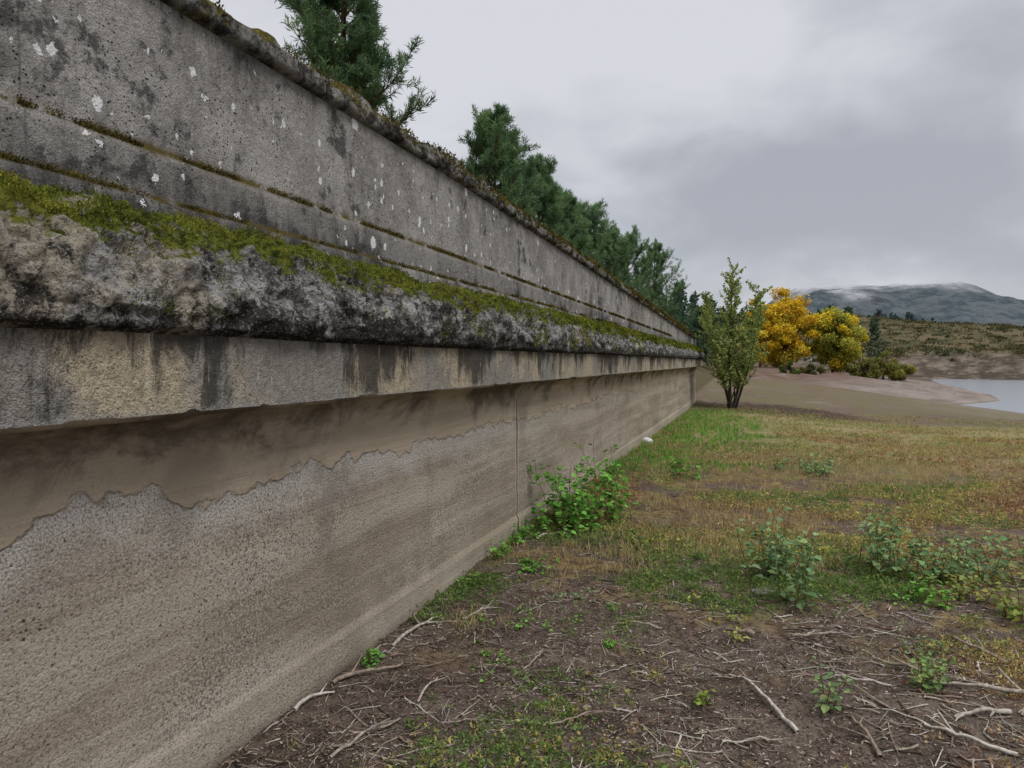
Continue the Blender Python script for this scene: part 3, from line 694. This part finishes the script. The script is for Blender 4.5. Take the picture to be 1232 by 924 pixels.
def stone(lat, ahead, s, col=(.30, .28, .25), flat=.5, nm="stone"):
    b = B(); x, y = spot(lat, ahead); z0 = float(terr(x, y))
    u, v = np.meshgrid(np.linspace(0, 2*math.pi, 25)[:-1], np.linspace(0.02, math.pi-.02, 13), indexing='ij')
    D = np.stack([np.cos(u)*np.sin(v), np.sin(u)*np.sin(v), np.cos(v)], -1)
    o = R.uniform(0, 50); r = s*(.6+.8*fbm(D[..., 0]*2+o, D[..., 1]*2, D[..., 2]*2+5, 4, 8))
    V = D*r[..., None]*np.array([1, R.uniform(.6, 1), flat])+np.array([x, y, z0+s*flat*.2])
    g = np.arange(24*13).reshape(24, 13); gn = np.roll(g, -1, 0)
    b.add(V, np.stack([g[:, :-1], gn[:, :-1], gn[:, 1:], g[:, 1:]], -1), col)
    return b.build(nm, [BARK], True)
stone(2.6, 14.3, .12, (.8, .8, .78), .7)
for i in range(14):
    a = R.uniform(3, 7.5); stone(a*R.uniform(-.1, .62), a, R.uniform(.012, .03), jit((.24, .21, .18), 1)[0], .45)
stone(1.7, 5.0, .08, (.22, .20, .18), .25)
b = B()
x, y, a = gpos(2600, 2.3, 6.5, 1.); n = len(x); S_ = R.uniform(.003, .008, n)
P = P3(x, y); cen = curve(P, rnd(n), S_*2, 4, .1)
tubes(b, cen, S_[:, None]*np.array([[.3, 1, .9, .2]]), 5, jit((.32, .28, .25), n, .4)); b.build("gravel", [BARK], True)

def plant(lat, ahead, h, w, ns, leaf, cols, nl=12, nm="leafy_plant"):
    b = B(); x, y = spot(lat, ahead); z0 = float(terr(x, y))-.01
    base = np.array([[x, y, z0]])+R.normal(0, 1, (ns, 3))*np.array([w*.22, w*.22, 0]); base[:, 0] = np.maximum(base[:, 0], -1.9)
    base[:, 2] = terr(base[:, 0], base[:, 1])-.01
    a = R.uniform(0, 6.28, ns); sp = R.uniform(.1, .75, ns)*w/h*.6
    S = curve(base, np.stack([np.cos(a)*sp, np.sin(a)*sp, np.ones(ns)], 1), h*R.uniform(.45, 1.15, ns), 8, .12)
    S[..., 0] = np.maximum(S[..., 0], -1.93)
    tubes(b, S, np.tile(np.linspace(.004, .0015, 8), (ns, 1)), 5, (.18, .14, .07), 1)
    i = R.integers(0, ns, ns*nl); q_ = .8+6.1*R.random(ns*nl)**.8; i0 = q_.astype(int); f = (q_-i0)[:, None]
    P = S[i, i0]*(1-f)+S[i, i0+1]*f; n = len(P); az = R.uniform(0, 6.28, n)
    d = np.stack([np.cos(az), np.sin(az), R.uniform(-.1, .7, n)], 1); pl = leaf*R.uniform(.3, .6, n)
    E = P+unit(d)*pl[:, None]; L = np.linspace(0, 1, 3)[None, :, None]
    tubes(b, P[:, None]*(1-L)+E[:, None]*L, np.full((n, 3), .0009), 3, (.18, .16, .07), 1)
    dl = d+np.array([0, 0, -.35])+rnd(n)*.3
    sz = leaf*R.uniform(.55, 1.2, n)*np.interp(q_, [0, 7], [1.1, .7])
    leaf6(b, E, dl, sz, sz*.85, jit(np.array(cols)[R.integers(0, len(cols), n)], n, .25), 0)
    return b.build(nm, [FOL, BARK])
gr = [(.15, .35, .055), (.23, .46, .10), (.12, .26, .05)]; bl = [(.17, .28, .12), (.23, .34, .16), (.13, .21, .09), (.30, .38, .15)]
plant(.66, 7.0, .62, .85, 20, .088, gr, 20); plant(1.05, 7.4, .72, .6, 12, .088, gr, 18); plant(.40, 6.7, .30, .6, 14, .065, gr, 14); plant(.0, 6.4, .16, .5, 12, .045, gr, 12)
plant(1.90, 5.35, .46, .42, 11, .068, bl, 19); plant(2.1, 5.5, .28, .3, 6, .055, bl, 12); plant(1.82, 4.7, .44, .22, 6, .062, bl, 22)
plant(2.75, 5.5, .46, .5, 13, .064, bl, 19); plant(3.1, 5.2, .40, .55, 13, .064, bl, 17); plant(3.45, 5.3, .42, .55, 13, .064, bl, 17); plant(2.65, 4.75, .22, .4, 9, .045, gr, 14)
plant(3.2, 4.6, .24, .45, 11, .05, [(.28, .32, .08), (.2, .27, .08)], 16); plant(2.95, 4.85, .2, .4, 10, .045, [(.32, .33, .08), (.2, .27, .08)], 14)
plant(1.45, 3.34, .2, .13, 4, .045, bl, 14); plant(1.97, 3.53, .18, .2, 7, .042, [(.27, .34, .12), (.19, .28, .10)], 13)
plant(.55, 4.1, .09, .06, 3, .035, gr, 8); plant(-.80, 3.9, .10, .12, 6, .035, gr, 10); plant(.88, 3.36, .09, .1, 4, .035, [(.26, .36, .07)], 8)
plant(2.35, 10., .38, .45, 8, .09, gr, 12); plant(4.3, 10.4, .3, .9, 14, .08, bl, 14); plant(.15, 5.6, .12, .5, 14, .035, gr, 12)
plant(1.3, 4.3, .1, .4, 8, .03, [(.3, .32, .09)], 9); plant(2.2, 3.9, .12, .3, 8, .03, bl, 9); plant(2.4, 5.9, .14, .6, 12, .04, [(.38, .38, .08), (.26, .32, .08)], 12)
plant(-.35, 5.2, .08, .3, 10, .03, gr, 10); plant(-.15, 6.0, .15, .4, 12, .04, gr, 10); plant(1.2, 6.3, .12, .6, 14, .035, [(.38, .38, .08), (.26, .32, .08)], 10)
plant(.1, 4.5, .07, .5, 14, .026, gr, 9); plant(-.1, 3.9, .06, .4, 12, .024, gr, 9); plant(.4, 4.9, .07, .5, 14, .028, bl, 9)

# ---------------------------------------------------------------- WORLD / LIGHT
w = bpy.data.worlds.new("World"); sc.world = w; w.use_nodes = True; t = w.node_tree; t.nodes.clear()
class WT(NT):
    def __init__(s, tree): s.t = tree
q = WT(t)
out = t.nodes.new('ShaderNodeOutputWorld'); bg = t.nodes.new('ShaderNodeBackground'); bg.inputs[1].default_value = .14
SE, SR = math.radians(52), math.radians(115)
sky = t.nodes.new('ShaderNodeTexSky'); sky.sky_type = 'NISHITA'; sky.sun_disc = False; sky.sun_elevation = SE; sky.sun_rotation = SR
dv = t.nodes.new('ShaderNodeTexCoord').outputs['Generated']; x, y, z = q.sep(dv)
zz = q.ma('ADD', q.ma('MAXIMUM', z, 0.), .55)
cp = q.comb(q.ma('DIVIDE', x, zz), q.ma('DIVIDE', y, zz), q.ma('MULTIPLY', z, 1.2))
n = q.noise(cp, 1.7, 4, .48, .25); n2 = q.noise(q.scale(cp, (1, 1, 1), (5, 3, 0)), 4.5, 5, .5, .3)
v = q.ma('ADD', q.ma('MULTIPLY', n, .68), q.ma('MULTIPLY', n2, .32))
dp = t.nodes.new('ShaderNodeVectorMath'); dp.operation = 'DOT_PRODUCT'; t.links.new(dv, dp.inputs[0])
bz, be_ = math.radians(6), math.radians(17); dp.inputs[1].default_value = (math.sin(bz)*math.cos(be_), math.cos(bz)*math.cos(be_), math.sin(be_))
bank = q.mr(dp.outputs['Value'], .94, .995, 0, .09)
v = q.ma('SUBTRACT', v, bank)
f = q.mr(v, .34, .57)
col = q.mix(f, (2.9, 3.02, 3.35), (5.0, 5.03, 5.35))
hz = q.mr(z, 0., .16, 1, 0); col = q.mix(q.ma('MULTIPLY', hz, .4), col, (4.5, 4.56, 4.85))
zen = q.mr(z, .45, .95, 1., 2.6)
cs = t.nodes.new('ShaderNodeVectorMath'); cs.operation = 'SCALE'; t.links.new(col, cs.inputs[0]); t.links.new(zen, cs.inputs['Scale'])
fin = q.mix(.94, sky.outputs[0], cs.outputs[0])
t.links.new(fin, bg.inputs[0]); t.links.new(bg.outputs[0], out.inputs[0])
s = bpy.data.lights.new("overcast_sun", 'SUN'); s.energy = 1.5; s.angle = math.radians(25); s.color = (1, .97, .93)
so = bpy.data.objects.new("overcast_sun", s); sc.collection.objects.link(so)
sd = Vector((math.sin(SR)*math.cos(SE), math.cos(SR)*math.cos(SE), math.sin(SE))); so.rotation_euler = sd.to_track_quat('Z', 'Y').to_euler()

# ---------------------------------------------------------------- CAMERA
cam = bpy.data.cameras.new("camera"); co = bpy.data.objects.new("camera", cam); sc.collection.objects.link(co)
cam.sensor_width = 36; cam.lens = 36*893/1232; cam.clip_end = 12000; cam.clip_start = .05
co.location = (0, 0, EYE); co.rotation_euler = (math.radians(90-1.73), 0, TH); sc.camera = co
sc.view_settings.view_transform = 'Standard'; sc.view_settings.look = 'None'; sc.view_settings.exposure = 0
